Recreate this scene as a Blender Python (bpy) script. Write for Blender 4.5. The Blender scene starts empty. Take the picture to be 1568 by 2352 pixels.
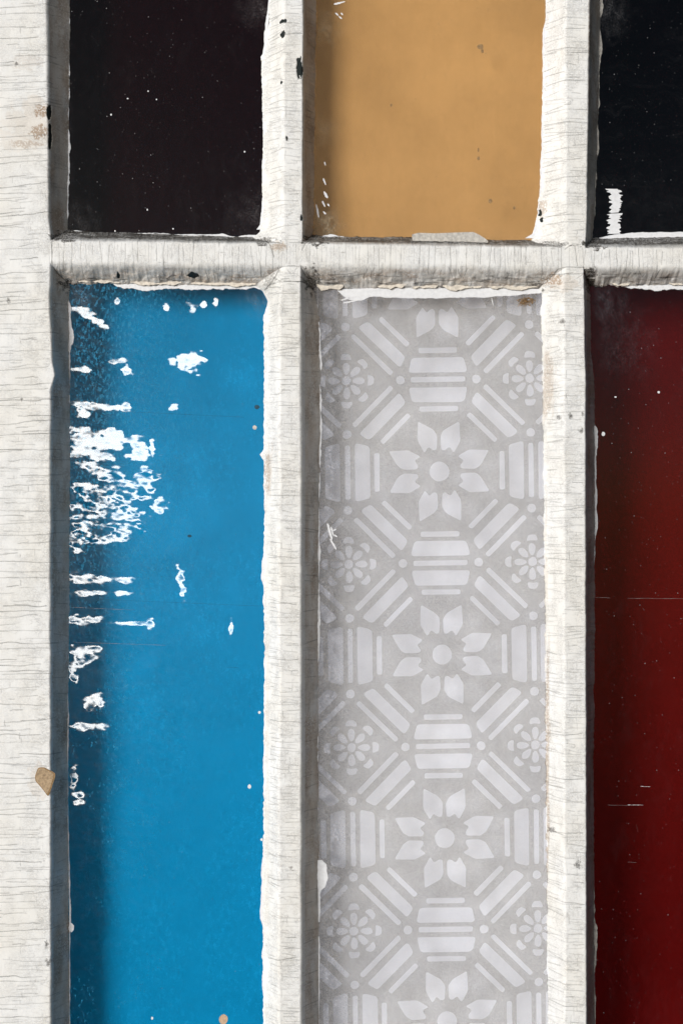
import bpy, bmesh, math, random
import numpy as np
from mathutils import Vector
from mathutils.geometry import delaunay_2d_cdt
scene = bpy.context.scene
COL = scene.collection
random.seed(7)

# ------------------------------------------------------------------ units
# the window is measured in small units U on its own front plane
# (x to the right, y downwards, depth away from the street side)
U = 0.000266                 # metres per unit
CX, CY = 784.0, 1176.0
Z0 = 1.40                    # height of the middle of the view
DIST = 3660.0                # camera distance, units
D = 60.0                     # depth of the glass behind the face of the bars
G = 165.0                    # gap from the glass to the board behind it

# ------------------------------------------------------------------ camera
cam_d = bpy.data.cameras.new('camera')
cam = bpy.data.objects.new('camera', cam_d)
COL.objects.link(cam)
cam.location = (0, -DIST * U, Z0)
cam.rotation_euler = (math.radians(90), 0, 0)
cam_d.sensor_fit = 'VERTICAL'
cam_d.sensor_height = 36
cam_d.lens = 36 * DIST / 2352
cam_d.clip_start = 0.01
cam_d.clip_end = 100
scene.camera = cam

# ------------------------------------------------------------------ light
SUN_VEC = Vector((-0.68, -1.0, 0.16)).normalized()      # towards the sun
elev = math.asin(SUN_VEC.z)
world = bpy.data.worlds.new('World')
scene.world = world
world.use_nodes = True
wn = world.node_tree
bg = wn.nodes['Background']
sky = wn.nodes.new('ShaderNodeTexSky')
sky.sky_type = 'NISHITA'
sky.sun_disc = False
sky.sun_elevation = elev
sky.sun_rotation = math.atan2(SUN_VEC.x, SUN_VEC.y)
sky.air_density = 0.6
sky.dust_density = 1.0
sky.ozone_density = 1.0
bg.inputs['Strength'].default_value = 0.05
wn.links.new(sky.outputs[0], bg.inputs['Color'])
sun_d = bpy.data.lights.new('sun', 'SUN')
sun_d.energy = 5.0
sun_d.angle = math.radians(26)
sun_d.color = (1.0, 0.992, 0.972)
sun = bpy.data.objects.new('sun', sun_d)
sun.rotation_euler = (-SUN_VEC).to_track_quat('-Z', 'Y').to_euler()
sun.location = SUN_VEC * 3 + Vector((0, 0, Z0))
COL.objects.link(sun)
vs = scene.view_settings
vs.view_transform = 'Standard'
vs.look = 'None'
vs.gamma = 1
vs.exposure = -0.49
scene.cycles.transparent_max_bounces = 24
scene.cycles.max_bounces = 10

# ------------------------------------------------------------------ helpers
def W(x, y, d):
    return ((x - CX) * U, d * U, Z0 + (CY - y) * U)

def tx(p, d=D):              # where a point seen at p lies at depth d
    return CX + (p - CX) * (DIST + d) / DIST

def ty(p, d=D):
    return CY + (p - CY) * (DIST + d) / DIST

def hash2(ix, iy, seed):
    h = (ix.astype(np.int64) * 374761393 + iy.astype(np.int64) * 668265263 + seed * 974634777) & 0xFFFFFFFF
    h = ((h ^ (h >> 13)) * 1274126177) & 0xFFFFFFFF
    h = h ^ (h >> 16)
    return (h & 0xFFFF) / 65535.0

def noise(x, y, seed=0):     # smooth value noise, -1..1
    x = np.asarray(x, dtype=np.float64); y = np.asarray(y, dtype=np.float64)
    ix = np.floor(x); iy = np.floor(y)
    fx = x - ix; fy = y - iy
    fx = fx * fx * fx * (fx * (fx * 6 - 15) + 10); fy = fy * fy * fy * (fy * (fy * 6 - 15) + 10)
    a = hash2(ix, iy, seed); b = hash2(ix + 1, iy, seed)
    c = hash2(ix, iy + 1, seed); d = hash2(ix + 1, iy + 1, seed)
    return ((a * (1 - fx) + b * fx) * (1 - fy) + (c * (1 - fx) + d * fx) * fy) * 2 - 1

def fbm(x, y, seed=0, octaves=4):
    t = 0; a = 0.5
    for o in range(octaves):
        t = t + a * noise(x, y, seed + o * 17); x = x * 2.03 + 5.1; y = y * 2.03 + 3.7; a *= 0.5
    return t

def n1(t, seed=0, octaves=3):
    t = np.asarray(t, dtype=np.float64)
    return fbm(t, np.zeros_like(t) + seed * 3.7, seed, octaves)

def sstep(a, b, x):
    t = np.clip((x - a) / (b - a), 0, 1)
    return t * t * (3 - 2 * t)

def link(name, me, mat=None, parent=None):
    o = bpy.data.objects.new(name, me)
    COL.objects.link(o)
    if mat is not None:
        for m in (mat if isinstance(mat, (list, tuple)) else [mat]):
            me.materials.append(m)
    if parent is not None:
        o.parent = parent
    return o

def np_mesh(name, verts, faces, smooth=True):
    me = bpy.data.meshes.new(name)
    verts = np.asarray(verts, dtype=np.float32); faces = np.asarray(faces, dtype=np.int32)
    k = faces.shape[1]
    me.vertices.add(len(verts)); me.vertices.foreach_set('co', verts.ravel())
    me.loops.add(faces.size); me.loops.foreach_set('vertex_index', faces.ravel())
    me.polygons.add(len(faces)); me.polygons.foreach_set('loop_start', np.arange(len(faces), dtype=np.int32) * k)
    me.update(calc_edges=True)
    me.polygons.foreach_set('use_smooth', np.full(len(faces), smooth))
    return me

# ------------------------------------------------------------------ materials
class NT:
    def __init__(self, name):
        self.m = bpy.data.materials.new(name); self.m.use_nodes = True
        self.t = self.m.node_tree; self.t.nodes.clear()
        self.out = self.n('ShaderNodeOutputMaterial')
        self.co = self.n('ShaderNodeTexCoord').outputs['Object']
    def n(self, typ, **kw):
        nd = self.t.nodes.new(typ)
        for k, v in kw.items(): setattr(nd, k, v)
        return nd
    def set(self, sock, v):
        if isinstance(v, bpy.types.NodeSocket): self.t.links.new(v, sock)
        elif v is not None: sock.default_value = v
    def math(self, op, a, b=None, clamp=False):
        nd = self.n('ShaderNodeMath', operation=op, use_clamp=clamp)
        self.set(nd.inputs[0], a)
        if b is not None: self.set(nd.inputs[1], b)
        return nd.outputs[0]
    def ramp(self, v, a, b, lo=0.0, hi=1.0):
        nd = self.n('ShaderNodeMapRange', interpolation_type='SMOOTHSTEP')
        self.set(nd.inputs[0], v)
        for i, q in enumerate((a, b, lo, hi)): nd.inputs[i + 1].default_value = q
        return nd.outputs[0]
    def coords(self, sx, sy, sz, rot=0.0, warp=None):      # scale per unit U
        mp = self.n('ShaderNodeMapping')
        self.set(mp.inputs['Vector'], warp if warp is not None else self.co)
        mp.inputs['Scale'].default_value = (sx / U, sy / U, sz / U)
        mp.inputs['Rotation'].default_value = (0, rot, 0)
        return mp.outputs[0]
    def warp(self, scale, amt):
        nz = self.n('ShaderNodeTexNoise'); self.set(nz.inputs['Vector'], self.coords(scale, scale, scale))
        nz.inputs['Detail'].default_value = 2
        s = self.n('ShaderNodeVectorMath', operation='SUBTRACT'); self.set(s.inputs[0], nz.outputs['Color']); s.inputs[1].default_value = (.5, .5, .5)
        q = self.n('ShaderNodeVectorMath', operation='SCALE'); self.set(q.inputs[0], s.outputs[0]); q.inputs['Scale'].default_value = amt * U
        a = self.n('ShaderNodeVectorMath', operation='ADD'); self.set(a.inputs[0], self.co); self.set(a.inputs[1], q.outputs[0])
        return a.outputs[0]
    def noise(self, vec, detail=3, rough=0.55):
        nd = self.n('ShaderNodeTexNoise'); self.set(nd.inputs['Vector'], vec)
        nd.inputs['Scale'].default_value = 1; nd.inputs['Detail'].default_value = detail; nd.inputs['Roughness'].default_value = rough
        return nd.outputs[0]
    def flat(self, scale, ang=0.0):
        sx = self.n('ShaderNodeSeparateXYZ'); self.set(sx.inputs[0], self.co)
        cb = self.n('ShaderNodeCombineXYZ')
        c, q = math.cos(ang) * scale / U, math.sin(ang) * scale / U
        self.set(cb.inputs[0], self.math('ADD', self.math('MULTIPLY', sx.outputs[0], c), self.math('MULTIPLY', sx.outputs[2], -q)))
        self.set(cb.inputs[1], self.math('ADD', self.math('MULTIPLY', sx.outputs[0], q), self.math('MULTIPLY', sx.outputs[2], c)))
        return cb.outputs[0]
    def vor2(self, scale, ang=0.0):
        nd = self.n('ShaderNodeTexVoronoi', feature='F1', voronoi_dimensions='2D'); self.set(nd.inputs['Vector'], self.flat(scale, ang))
        nd.inputs['Scale'].default_value = 1; nd.inputs['Randomness'].default_value = 1
        return nd
    def vor(self, vec, feature='DISTANCE_TO_EDGE', rnd=1.0):
        nd = self.n('ShaderNodeTexVoronoi', feature=feature); self.set(nd.inputs['Vector'], vec)
        nd.inputs['Scale'].default_value = 1; nd.inputs['Randomness'].default_value = rnd
        return nd
    def mix(self, f, a, b):
        nd = self.n('ShaderNodeMix', data_type='RGBA')
        self.set(nd.inputs[0], f)
        for s, v in ((nd.inputs[6], a), (nd.inputs[7], b)):
            if isinstance(v, tuple) and len(v) == 3: v = v + (1,)
            self.set(s, v)
        return nd.outputs[2]
    def mixs(self, f, a, b):
        nd = self.n('ShaderNodeMixShader'); self.set(nd.inputs[0], f); self.set(nd.inputs[1], a); self.set(nd.inputs[2], b)
        return nd.outputs[0]
    def bsdf(self, color, rough=0.6, spec=0.3, normal=None):
        b = self.n('ShaderNodeBsdfPrincipled')
        self.set(b.inputs['Base Color'], color + (1,) if isinstance(color, tuple) else color)
        self.set(b.inputs['Roughness'], rough); b.inputs['Specular IOR Level'].default_value = spec
        if normal is not None: self.set(b.inputs['Normal'], normal)
        return b.outputs[0]
    def bump(self, h, dist, strength=1.0):
        nd = self.n('ShaderNodeBump'); self.set(nd.inputs['Height'], h)
        nd.inputs['Distance'].default_value = dist * U; nd.inputs['Strength'].default_value = strength
        return nd.outputs[0]
    def done(self, sh):
        self.t.links.new(sh, self.out.inputs['Surface']); return self.m

def paint_material(name, cross):
    """old crackled oil paint; cross = direction the fine crackle runs ('h' or 'v')"""
    k = NT(name)
    at = k.n('ShaderNodeAttribute', attribute_name='wear')
    sp = k.n('ShaderNodeSeparateColor'); k.set(sp.inputs[0], at.outputs['Color'])
    crack, grime, wood = sp.outputs
    green = at.outputs['Alpha']
    fx = k.n('ShaderNodeAttribute', attribute_name='fine').outputs['Fac']
    # tone of the paint
    big = k.noise(k.coords(.008, .008, .005), 3)
    col = k.mix(k.ramp(big, .35, .68), (.825, .835, .84), (.805, .80, .775))
    grain = k.noise(k.coords(.12, .05, .006) if cross == 'h' else k.coords(.006, .05, .12), 3, .6)
    col = k.mix(k.ramp(grain, .5, .85, 0, .14), col, (.58, .57, .545))
    # fine crackle
    wv = k.warp(.09, 7)
    s = (.045, .1, .19) if cross == 'h' else (.19, .1, .045)
    v1 = k.vor(k.coords(*s, warp=wv)).outputs['Distance']
    s2 = (.13, .13, .26) if cross == 'h' else (.26, .13, .13)
    v2 = k.vor(k.coords(*s2, warp=wv)).outputs['Distance']
    brk = k.ramp(k.noise(k.coords(.03, .03, .03), 3), .42, .62)
    c1 = k.math('MULTIPLY', k.ramp(v1, .0, .075, 1, 0), brk)
    brk2 = k.ramp(k.noise(k.coords(.02, .05, .02), 3), .38, .6)
    c2 = k.math('MULTIPLY', k.ramp(v2, .0, .11, 1, 0), brk2)
    fine = k.math('MULTIPLY', k.math('MAXIMUM', k.math('MULTIPLY', c1, .42), k.math('MULTIPLY', c2, .36)), fx)
    speck = k.ramp(k.noise(k.coords(.33, .33, .33), 2), .66, .78, 0, .5)
    col = k.mix(speck, col, (.36, .33, .28))
    col = k.mix(k.math('MULTIPLY', fine, .9), col, (.16, .145, .125))
    brn = k.n('ShaderNodeAttribute', attribute_name='brown_tone').outputs['Fac']
    col = k.mix(k.math('MULTIPLY', brn, .55), col, (.56, .44, .32))
    # bare wood, old green paint
    wg = k.noise(k.coords(.05, .05, .3) if cross == 'v' else k.coords(.3, .05, .05), 3)
    wn_ = k.noise(k.coords(.22, .22, .22), 2)
    col = k.mix(k.math('MULTIPLY', wood, k.ramp(wn_, .38, .5), True), col, k.mix(wg, (.20, .11, .055), (.50, .36, .24)))
    col = k.mix(k.ramp(green, .35, .6), col, (.010, .016, .016))
    # grime
    gn = k.noise(k.coords(.35, .35, .35), 3, .7)
    gs = k.noise(k.coords(.02, .2, .3) if cross == 'v' else k.coords(.3, .2, .02), 3)
    gm = k.math('MULTIPLY', grime, k.math('ADD', k.ramp(gn, .3, .7, .25, 1.2), k.ramp(gs, .3, .7, -.2, .35)), True)
    col = k.mix(gm, col, (.040, .035, .029))
    col = k.mix(k.math('MULTIPLY', k.math('POWER', crack, 1.1), .95, True), col, (.03, .027, .024))
    h = k.math('SUBTRACT', k.noise(k.coords(.16, .16, .16), 4, .65), k.math('MULTIPLY', fine, 1.2))
    h = k.math('ADD', h, k.math('MULTIPLY', grain, .25))
    nb = k.bump(h, 1.6, .5)
    return k.done(k.bsdf(col, .55, .25, nb))

def glass_material(name, tint, film_col=(.5, .5, .53), specks=.5, tint_var=0.0, rough=.015, haze=.02, ripple=0.0, streak=None):
    """stained glass: coloured see-through sheet with a mirror coat and dust on it"""
    k = NT(name)
    film = k.n('ShaderNodeAttribute', attribute_name='film').outputs['Fac']
    tcol = k.n('ShaderNodeRGB').outputs[0]; tcol.default_value = tint + (1,)
    c = tcol
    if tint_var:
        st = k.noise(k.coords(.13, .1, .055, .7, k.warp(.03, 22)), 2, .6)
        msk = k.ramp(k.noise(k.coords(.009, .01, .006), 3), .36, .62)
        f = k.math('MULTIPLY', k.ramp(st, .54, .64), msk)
        c = k.mix(k.math('MULTIPLY', f, .55 * tint_var), c, tuple(min(1, q * 1.16 + .07) for q in tint))  # lighter streaks in the tint imitate light refracted by the ripples
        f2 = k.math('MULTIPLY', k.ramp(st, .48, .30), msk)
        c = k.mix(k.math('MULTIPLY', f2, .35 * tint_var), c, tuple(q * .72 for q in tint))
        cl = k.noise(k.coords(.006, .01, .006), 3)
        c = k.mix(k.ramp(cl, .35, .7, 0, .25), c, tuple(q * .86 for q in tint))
    else:
        cl = k.noise(k.coords(.0045, .006, .004), 4, .6)
        c = k.mix(k.ramp(cl, .3, .7), tuple(min(1, q * 1.05) for q in tint), tuple(q * .93 for q in tint))
        st = k.noise(k.coords(.05, .05, .012), 4, .65)
        c = k.mix(k.ramp(st, .4, .75, 0, .12), c, tuple(q * .8 for q in tint))
    tr = k.n('ShaderNodeBsdfTransparent'); k.set(tr.inputs[0], c)
    body = tr.outputs[0]
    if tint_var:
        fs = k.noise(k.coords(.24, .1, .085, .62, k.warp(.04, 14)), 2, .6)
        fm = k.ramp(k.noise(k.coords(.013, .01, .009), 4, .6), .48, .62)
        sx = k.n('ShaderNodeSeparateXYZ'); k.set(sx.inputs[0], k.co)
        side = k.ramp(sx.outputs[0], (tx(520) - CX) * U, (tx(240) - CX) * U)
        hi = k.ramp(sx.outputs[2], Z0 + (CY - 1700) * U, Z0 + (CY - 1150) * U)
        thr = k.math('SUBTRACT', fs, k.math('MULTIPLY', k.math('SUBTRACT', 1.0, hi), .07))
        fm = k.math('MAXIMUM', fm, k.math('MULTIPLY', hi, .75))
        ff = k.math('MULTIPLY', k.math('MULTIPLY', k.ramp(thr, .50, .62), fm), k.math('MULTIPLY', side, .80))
        body = k.mixs(ff, body, k.bsdf((.03, .26, .46), .6, 0.0))  # flecks of refracted board light, painted as diffuse blue
    gl = k.n('ShaderNodeBsdfGlossy', distribution='BECKMANN'); gl.inputs['Roughness'].default_value = rough
    gl.inputs['Color'].default_value = (1, 1, 1, 1)
    if ripple:
        k.set(gl.inputs['Normal'], k.bump(k.noise(k.coords(.05, .05, .05), 2), ripple, 1))
    fr = k.n('ShaderNodeFresnel'); fr.inputs['IOR'].default_value = 1.5
    sh = k.mixs(fr.outputs[0], body, gl.outputs[0])
    # dust: grains, hairs and a thin film
    vd = k.vor2(.040, .3)
    rnd = k.n('ShaderNodeSeparateColor'); k.set(rnd.inputs[0], vd.outputs['Color'])
    rad = k.ramp(rnd.outputs[0], .62, 1.05, 0.0, .060)
    d1 = k.ramp(k.math('SUBTRACT', rad, vd.outputs['Distance']), 0, .03)
    vd2 = k.vor2(.085, .9)
    rnd2 = k.n('ShaderNodeSeparateColor'); k.set(rnd2.inputs[0], vd2.outputs['Color'])
    d2 = k.ramp(k.math('SUBTRACT', k.ramp(rnd2.outputs[1], .7, 1.0, 0, .10), vd2.outputs['Distance']), 0, .08, 0, .6)
    hv = k.vor(k.coords(.03, .05, .012, .35, k.warp(.05, 20)), 'DISTANCE_TO_EDGE').outputs['Distance']
    hm = k.ramp(k.noise(k.coords(.06, .06, .06), 2), .66, .76)
    d3 = k.math('MULTIPLY', k.ramp(hv, 0, .015, .28, 0), hm)
    patch = k.ramp(k.noise(k.coords(.012, .012, .012), 3), .3, .6, .25, 1)
    d = k.math('MULTIPLY', k.math('MAXIMUM', k.math('MAXIMUM', d1, d2), d3), k.math('MULTIPLY', patch, specks))
    fnz = k.ramp(k.noise(k.coords(.05, .05, .035, .2), 6, .75), .3, .75, .0, 1.5)
    fgr = k.ramp(k.noise(k.coords(.3, .3, .3), 4, .8), .4, .68, .15, 1.7)
    fl = k.math('MULTIPLY', k.math('ADD', k.math('MULTIPLY', film, 1.0), haze), k.math('MULTIPLY', fnz, fgr), True)
    if streak:  # wiped dust and streaky reflections, both painted as pale haze
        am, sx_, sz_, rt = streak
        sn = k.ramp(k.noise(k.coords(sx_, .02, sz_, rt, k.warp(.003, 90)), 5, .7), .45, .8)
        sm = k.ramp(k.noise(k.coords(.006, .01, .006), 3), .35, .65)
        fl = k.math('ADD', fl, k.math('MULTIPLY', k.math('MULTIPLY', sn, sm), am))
    dif = k.bsdf(k.mix(k.math('MULTIPLY', d, 1.0, True), film_col, (.75, .75, .76)), .8, .1)
    return k.done(k.mixs(k.math('MAXIMUM', d, fl, True), sh, dif))

def plain(name, color, var=.12, rough=.5, scale=.12, spec=.3, bump=1.2):
    k = NT(name)
    nz = k.noise(k.coords(scale, scale, scale), 4, .6)
    col = k.mix(k.ramp(nz, .3, .75), color, tuple(q * (1 - var) for q in color))
    return k.done(k.bsdf(col, rough, spec, k.bump(nz, bump, .6)))

M_h = paint_material('crackled_paint_across', 'h')
M_v = paint_material('crackled_paint_along', 'v')
M_fresh = plain('fresh_white_paint', (.78, .795, .825), .14, .4)
M_faint = plain('faint_dust_line', (.30, .26, .26), .6, .7, .05)
M_cream = plain('cream_old_paint', (.78, .72, .63), .35, .6, .15)
M_grey = plain('weathered_grey_paint', (.60, .58, .54), .4, .65, .12, .2, 2.0)
M_tan = plain('tan_chip', (.62, .44, .30), .35, .7, .2)
M_wood = plain('bare_wood', (.50, .37, .24), .5, .8, .16, .1, 3)
M_brown = plain('brown_debris', (.38, .25, .13), .5, .9, .25, .1, 3)
M_navy = plain('dark_blue_scratch', (.01, .06, .10), .2, .4, .1)
M_dark = plain('dark_bar_core', (.06, .045, .035), .4, .8, .05)  # unseen bar backs, coloured dark to keep bounce light out of shadows
M_board = plain('white_board', (.90, .90, .915), .06, .8, .01)
M_clear_back = NT('glass_rear')
_t = M_clear_back.n('ShaderNodeBsdfTransparent'); M_clear_back = M_clear_back.done(_t.outputs[0])

# ------------------------------------------------------------------ the frame
window = bpy.data.objects.new('glazed_sash', None)
COL.objects.link(window)
window.location = (0, 0, 0)
window['label'] = 'old white window of cracked paint with blue, amber, red, dark and frosted panes'
window['category'] = 'window'

STEP = 1.3
xs = np.arange(-260, 1740, STEP); ys = np.arange(-140, 2500, STEP)
X, Y = np.meshgrid(xs, ys)
shape = X.shape

def line(pts, t, seed, amp, period, fine=.5):
    p = np.array(pts, dtype=np.float64)
    v = np.interp(t, p[:, 0], p[:, 1])
    return v + amp * n1(t / period, seed, 3) * 1.6 + fine * n1(t / 7.0, seed + 50, 2) * 1.6

def soften(t, r=.12):        # 0 on the face, then a rounded shoulder into the slope
    return np.where(t < -r, 0, np.where(t > r, t, (t + r) ** 2 / (4 * r)))

def bevel(dist, width, r=.12, curve=1.0):
    t = dist / np.maximum(width, 4)
    s = soften(t, r)
    s = np.where(s < 1, np.maximum(s, 0) ** curve, 1 + (s - 1) * 1.5)
    return s * D

def tl(pts, axis):           # photo-measured glass line -> true line at glass depth
    f = tx if axis == 'x' else ty
    return [(a, f(b)) for a, b in pts]

t = ys
UP, LO = 'up', 'lo'
# stile: face edge and where its slope meets the glass
st_edge = line([(-200, 108), (0, 108), (150, 110), (300, 111), (500, 113), (540, 118), (620, 117), (680, 114), (800, 119), (830, 121), (862, 127), (895, 118), (1000, 116), (2400, 117)], t, 1, 1.2, 60, .6)
st_glass = line(tl([(-200, 160), (0, 161), (300, 159), (520, 156), (640, 160), (1000, 162), (1600, 158), (1700, 156), (2400, 161)], 'x'), t, 2, 1.4, 50, .9)
v_st = bevel(X - st_edge[:, None], (st_glass - st_edge)[:, None], .10, .9)

def vbar(face_l, face_r, glass_l, glass_r, seed):
    a = line(face_l, t, seed, 1.6, 70, .6); b = line(face_r, t, seed + 1, 1.0, 80, .5)
    gl = line(tl(glass_l, 'x'), t, seed + 2, 2.0, 30, 1.6); gr = line(tl(glass_r, 'x'), t, seed + 3, 1.5, 40, 1.0)
    left = bevel(a[:, None] - X, (a - gl)[:, None], .14, .97)
    right = bevel(X - b[:, None], (gr - b)[:, None], .10, .9)
    return np.maximum(left, right), a, b

b1u, b1ua, b1ub = vbar([(-200, 650), (600, 648)], [(-200, 697), (300, 695), (540, 695), (600, 690)],
    [(-200, 616), (0, 616), (40, 616), (75, 610), (115, 600), (290, 604), (440, 601), (505, 600), (522, 596), (532, 584), (541, 560), (600, 540)],
    [(-200, 726), (0, 726), (200, 724), (400, 722), (520, 718), (600, 712)], 10)
b1l, b1la, b1lb = vbar([(560, 655), (620, 648), (700, 641), (2500, 640)], [(560, 690), (640, 691), (1000, 692), (2500, 692)],
    [(560, 560), (640, 575), (662, 605), (680, 614), (720, 611), (745, 606), (1000, 606), (1030, 604), (1042, 596), (1058, 604), (1100, 606), (1700, 606), (2100, 604), (2500, 606)],
    [(560, 700), (660, 722), (700, 731), (760, 735), (900, 737), (1200, 733), (1700, 730), (2500, 733)], 20)
b2u, b2ua, b2ub = vbar([(-200, 1298), (600, 1294)], [(-200, 1354), (0, 1353), (300, 1350), (520, 1346), (600, 1342)],
    [(-200, 1254), (0, 1253), (90, 1247), (330, 1243), (420, 1241), (450, 1236), (490, 1232), (515, 1229), (532, 1226), (543, 1216), (551, 1196), (600, 1150)],
    [(-200, 1380), (0, 1379), (200, 1375), (400, 1368), (520, 1362), (600, 1354)], 30)
b2l, b2la, b2lb = vbar([(560, 1300), (640, 1292), (2500, 1296)], [(560, 1338), (640, 1340), (860, 1344), (2500, 1346)],
    [(560, 1190), (640, 1228), (668, 1246), (690, 1245), (710, 1240), (740, 1243), (790, 1244), (1000, 1247), (1500, 1251), (2000, 1255), (2500, 1257)],
    [(560, 1346), (660, 1353), (800, 1357), (880, 1363), (1000, 1366), (1400, 1365), (1800, 1362), (2500, 1366)], 40)

tX = xs
h_top = line([(-200, 551), (118, 551), (350, 555), (600, 558), (700, 557), (1000, 563), (1300, 567), (1800, 566)], tX, 60, 1.4, 45, .8)
h_bot = line([(-200, 606), (118, 607), (350, 609), (640, 612), (760, 612), (1000, 614), (1300, 617), (1800, 617)], tX, 61, 1.8, 40, 1.0)
h_gu = line(tl([(-200, 528), (150, 528), (240, 534), (350, 536), (480, 541), (600, 545), (720, 540), (760, 544), (900, 545), (1000, 544), (1150, 552), (1230, 551), (1370, 547), (1450, 545), (1800, 540)], 'y'), tX, 62, 1.6, 35, 1.0)
h_gl = line(tl([(-200, 652), (150, 652), (300, 654), (480, 656), (600, 658), (720, 660), (800, 664), (1000, 663), (1250, 666), (1370, 657), (1450, 656), (1800, 656)], 'y'), tX, 63, 2.2, 22, 1.6)
up = bevel(h_top[None, :] - Y, (h_top - h_gu)[None, :], .14, .9)
dn = bevel(Y - h_bot[None, :], (h_gl - h_bot)[None, :], .25, 1.08)
v_h = np.maximum(up, dn)

BIG = 999.0
# horizontal bar runs from the stile to the right; the lower bars butt against it
v_h = np.where(X < 116, BIG, v_h)
midline = 585
b1u = np.where(Y > midline, BIG, b1u); b2u = np.where(Y > midline, BIG, b2u)
b1l = np.where(Y < midline, BIG, b1l); b2l = np.where(Y < midline, BIG, b2l)
lumps = fbm(X / 9, Y / 9, 81, 3)
v_h = v_h + np.where(dn > 3, 1, 0) * np.minimum(dn, 30) / 30 * (4.6 * fbm(X / 17, Y / 9, 80, 3) + 2.0 * lumps)
v_h = v_h + np.where(up > 3, 1, 0) * 1.6 * lumps
stack = np.stack([v_st + .02, v_h - .03, b1u, b1l, b2u, b2l])
owner = stack.argmin(0)
depth = stack.min(0)

# ---- wear: cracks, grime, wood and old green paint, per vertex
crack = np.zeros(shape); grime = np.zeros(shape); wood = np.zeros(shape); green = np.zeros(shape)
dep_extra = np.zeros(shape)
NY, NX = shape
rng = np.random.default_rng(5)

def splat(arr, x, y, v):
    fx = (x - xs[0]) / STEP; fy = (y - ys[0]) / STEP
    ix = np.floor(fx).astype(int); iy = np.floor(fy).astype(int)
    ok = (ix >= 0) & (iy >= 0) & (ix < NX - 1) & (iy < NY - 1)
    ix, iy, fx, fy = ix[ok], iy[ok], fx[ok] - ix[ok], fy[ok] - iy[ok]
    v = np.broadcast_to(v, x.shape)[ok]
    for dx in (0, 1):
        for dy in (0, 1):
            w = (fx if dx else 1 - fx) * (fy if dy else 1 - fy)
            np.maximum.at(arr, (iy + dy, ix + dx), v * np.clip(w * 1.5, 0, 1))

def hcrack(x0, x1, y, slope, amp, strength, seed, bend=0.0):
    x = np.arange(x0, x1, 1.0)
    if len(x) < 4: return
    yy = y + slope * (x - x0) + amp * n1(x / 38 + seed * 7.3, seed, 3) * 2 + bend * ((x - x0) / (x1 - x0)) ** 3
    s = strength * np.clip(.78 + .6 * n1(x / 30 + seed * 3.1, seed + 9, 2), 0, 1)
    s *= sstep(0, 6, x - x0) * sstep(0, 6, x1 - x)
    splat(crack, x, yy, s)

def vcrack(y0, y1, x, slope, amp, strength, seed, curl=0.0):
    y = np.arange(y0, y1, 1.0)
    if len(y) < 3: return
    tt = (y - y0) / (y1 - y0)
    xx = x + slope * (y - y0) + amp * n1(y / 16 + seed * 7.3, seed, 3) * 2 + curl * tt ** 2
    s = strength * np.clip(.7 + .6 * n1(y / 14 + seed * 3.1, seed + 9, 2), 0, 1) * sstep(0, 3, y - y0) * sstep(0, 3, y1 - y)
    splat(crack, xx, y, s)

# stile: long cracks across the grain
y = -130.0; i = 0
while y < 2490:
    sl = np.interp(y, [0, 350, 560, 900, 1500, 2400], [-.015, -.09, -.08, -.03, -.02, -.03]) + rng.normal(0, .03)
    x0 = rng.choice([-250, -250, -60, -20, 10, 25, 40]) + rng.uniform(-8, 8)
    x1 = rng.choice([116, 120, 135, 95, 60, 40]) + rng.uniform(-6, 6)
    hcrack(x0, max(x1, x0 + 35), y + (0 if x0 < -100 else rng.uniform(-3, 3)), sl if x0 > -100 else sl * .5, rng.uniform(1, 2.6), rng.uniform(.45, 1.0), 100 + i)
    if rng.random() < .55:
        xa = rng.uniform(-20, 70); hcrack(xa, xa + rng.uniform(18, 60), y + rng.uniform(3, 8), sl, 1.2, rng.uniform(.25, .65), 4000 + i)
    if rng.random() < .5:
        vcrack(y, y + rng.uniform(5, 18), rng.choice([rng.uniform(0, 110), 48 + rng.normal(0, 2)]), rng.normal(0, .06), .8, rng.uniform(.3, .7), 7000 + i)
    y += rng.choice([rng.uniform(6, 11), rng.uniform(9, 15), rng.uniform(13, 23)]); i += 1
# cracks down the shaded slope of the stile
for y in np.arange(-130, 2490, 26):
    yy = y + rng.uniform(-12, 12); hcrack(rng.uniform(114, 125), rng.uniform(138, 166), yy, rng.normal(.06, .12), 1.5, rng.uniform(.25, .6), int(9000 + y))

def bar_cracks(ya, yb, fa, fb, ga, gb, seed, gap=(5, 12)):
    y = ya; j = 0
    while y < yb:
        a = float(np.interp(y, ys, fa)); b = float(np.interp(y, ys, fb))
        u = rng.random()
        x0 = a + rng.uniform(-8, 18) if u < .6 else ga + rng.uniform(4, 14)
        x1 = b + rng.uniform(-8, 3) if rng.random() < .6 else x0 + rng.uniform(15, 40)
        hcrack(x0, min(x1, b + 4), y, rng.normal(.02, .07), 1.3, rng.uniform(.3, .8), seed + j)
        if rng.random() < .5:
            hcrack(ga + rng.uniform(4, 12), a + rng.uniform(-12, 8), y + rng.uniform(-4, 4), rng.normal(.0, .16), 1.6, rng.uniform(.25, .7), seed + 3000 + j)
        if rng.random() < .30:
            vcrack(y, y + rng.uniform(8, 26), rng.choice([rng.uniform(a, b), a + 8, (a + b) / 2 + 4]), rng.normal(0, .05), 1, rng.uniform(.25, .6), seed + 5000 + j)
        if rng.random() < .28:
            hcrack(b + rng.uniform(0, 6), gb + rng.uniform(-16, 2), y, rng.normal(0, .12), 1.5, rng.uniform(.3, .75), seed + 6000 + j)
        y += rng.uniform(*gap); j += 1
bar_cracks(-130, 560, b1ua, b1ub, 604, 726, 20000)
bar_cracks(620, 2490, b1la, b1lb, 606, 735, 30000)
bar_cracks(-130, 560, b2ua, b2ub, 1243, 1375, 40000)
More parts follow.
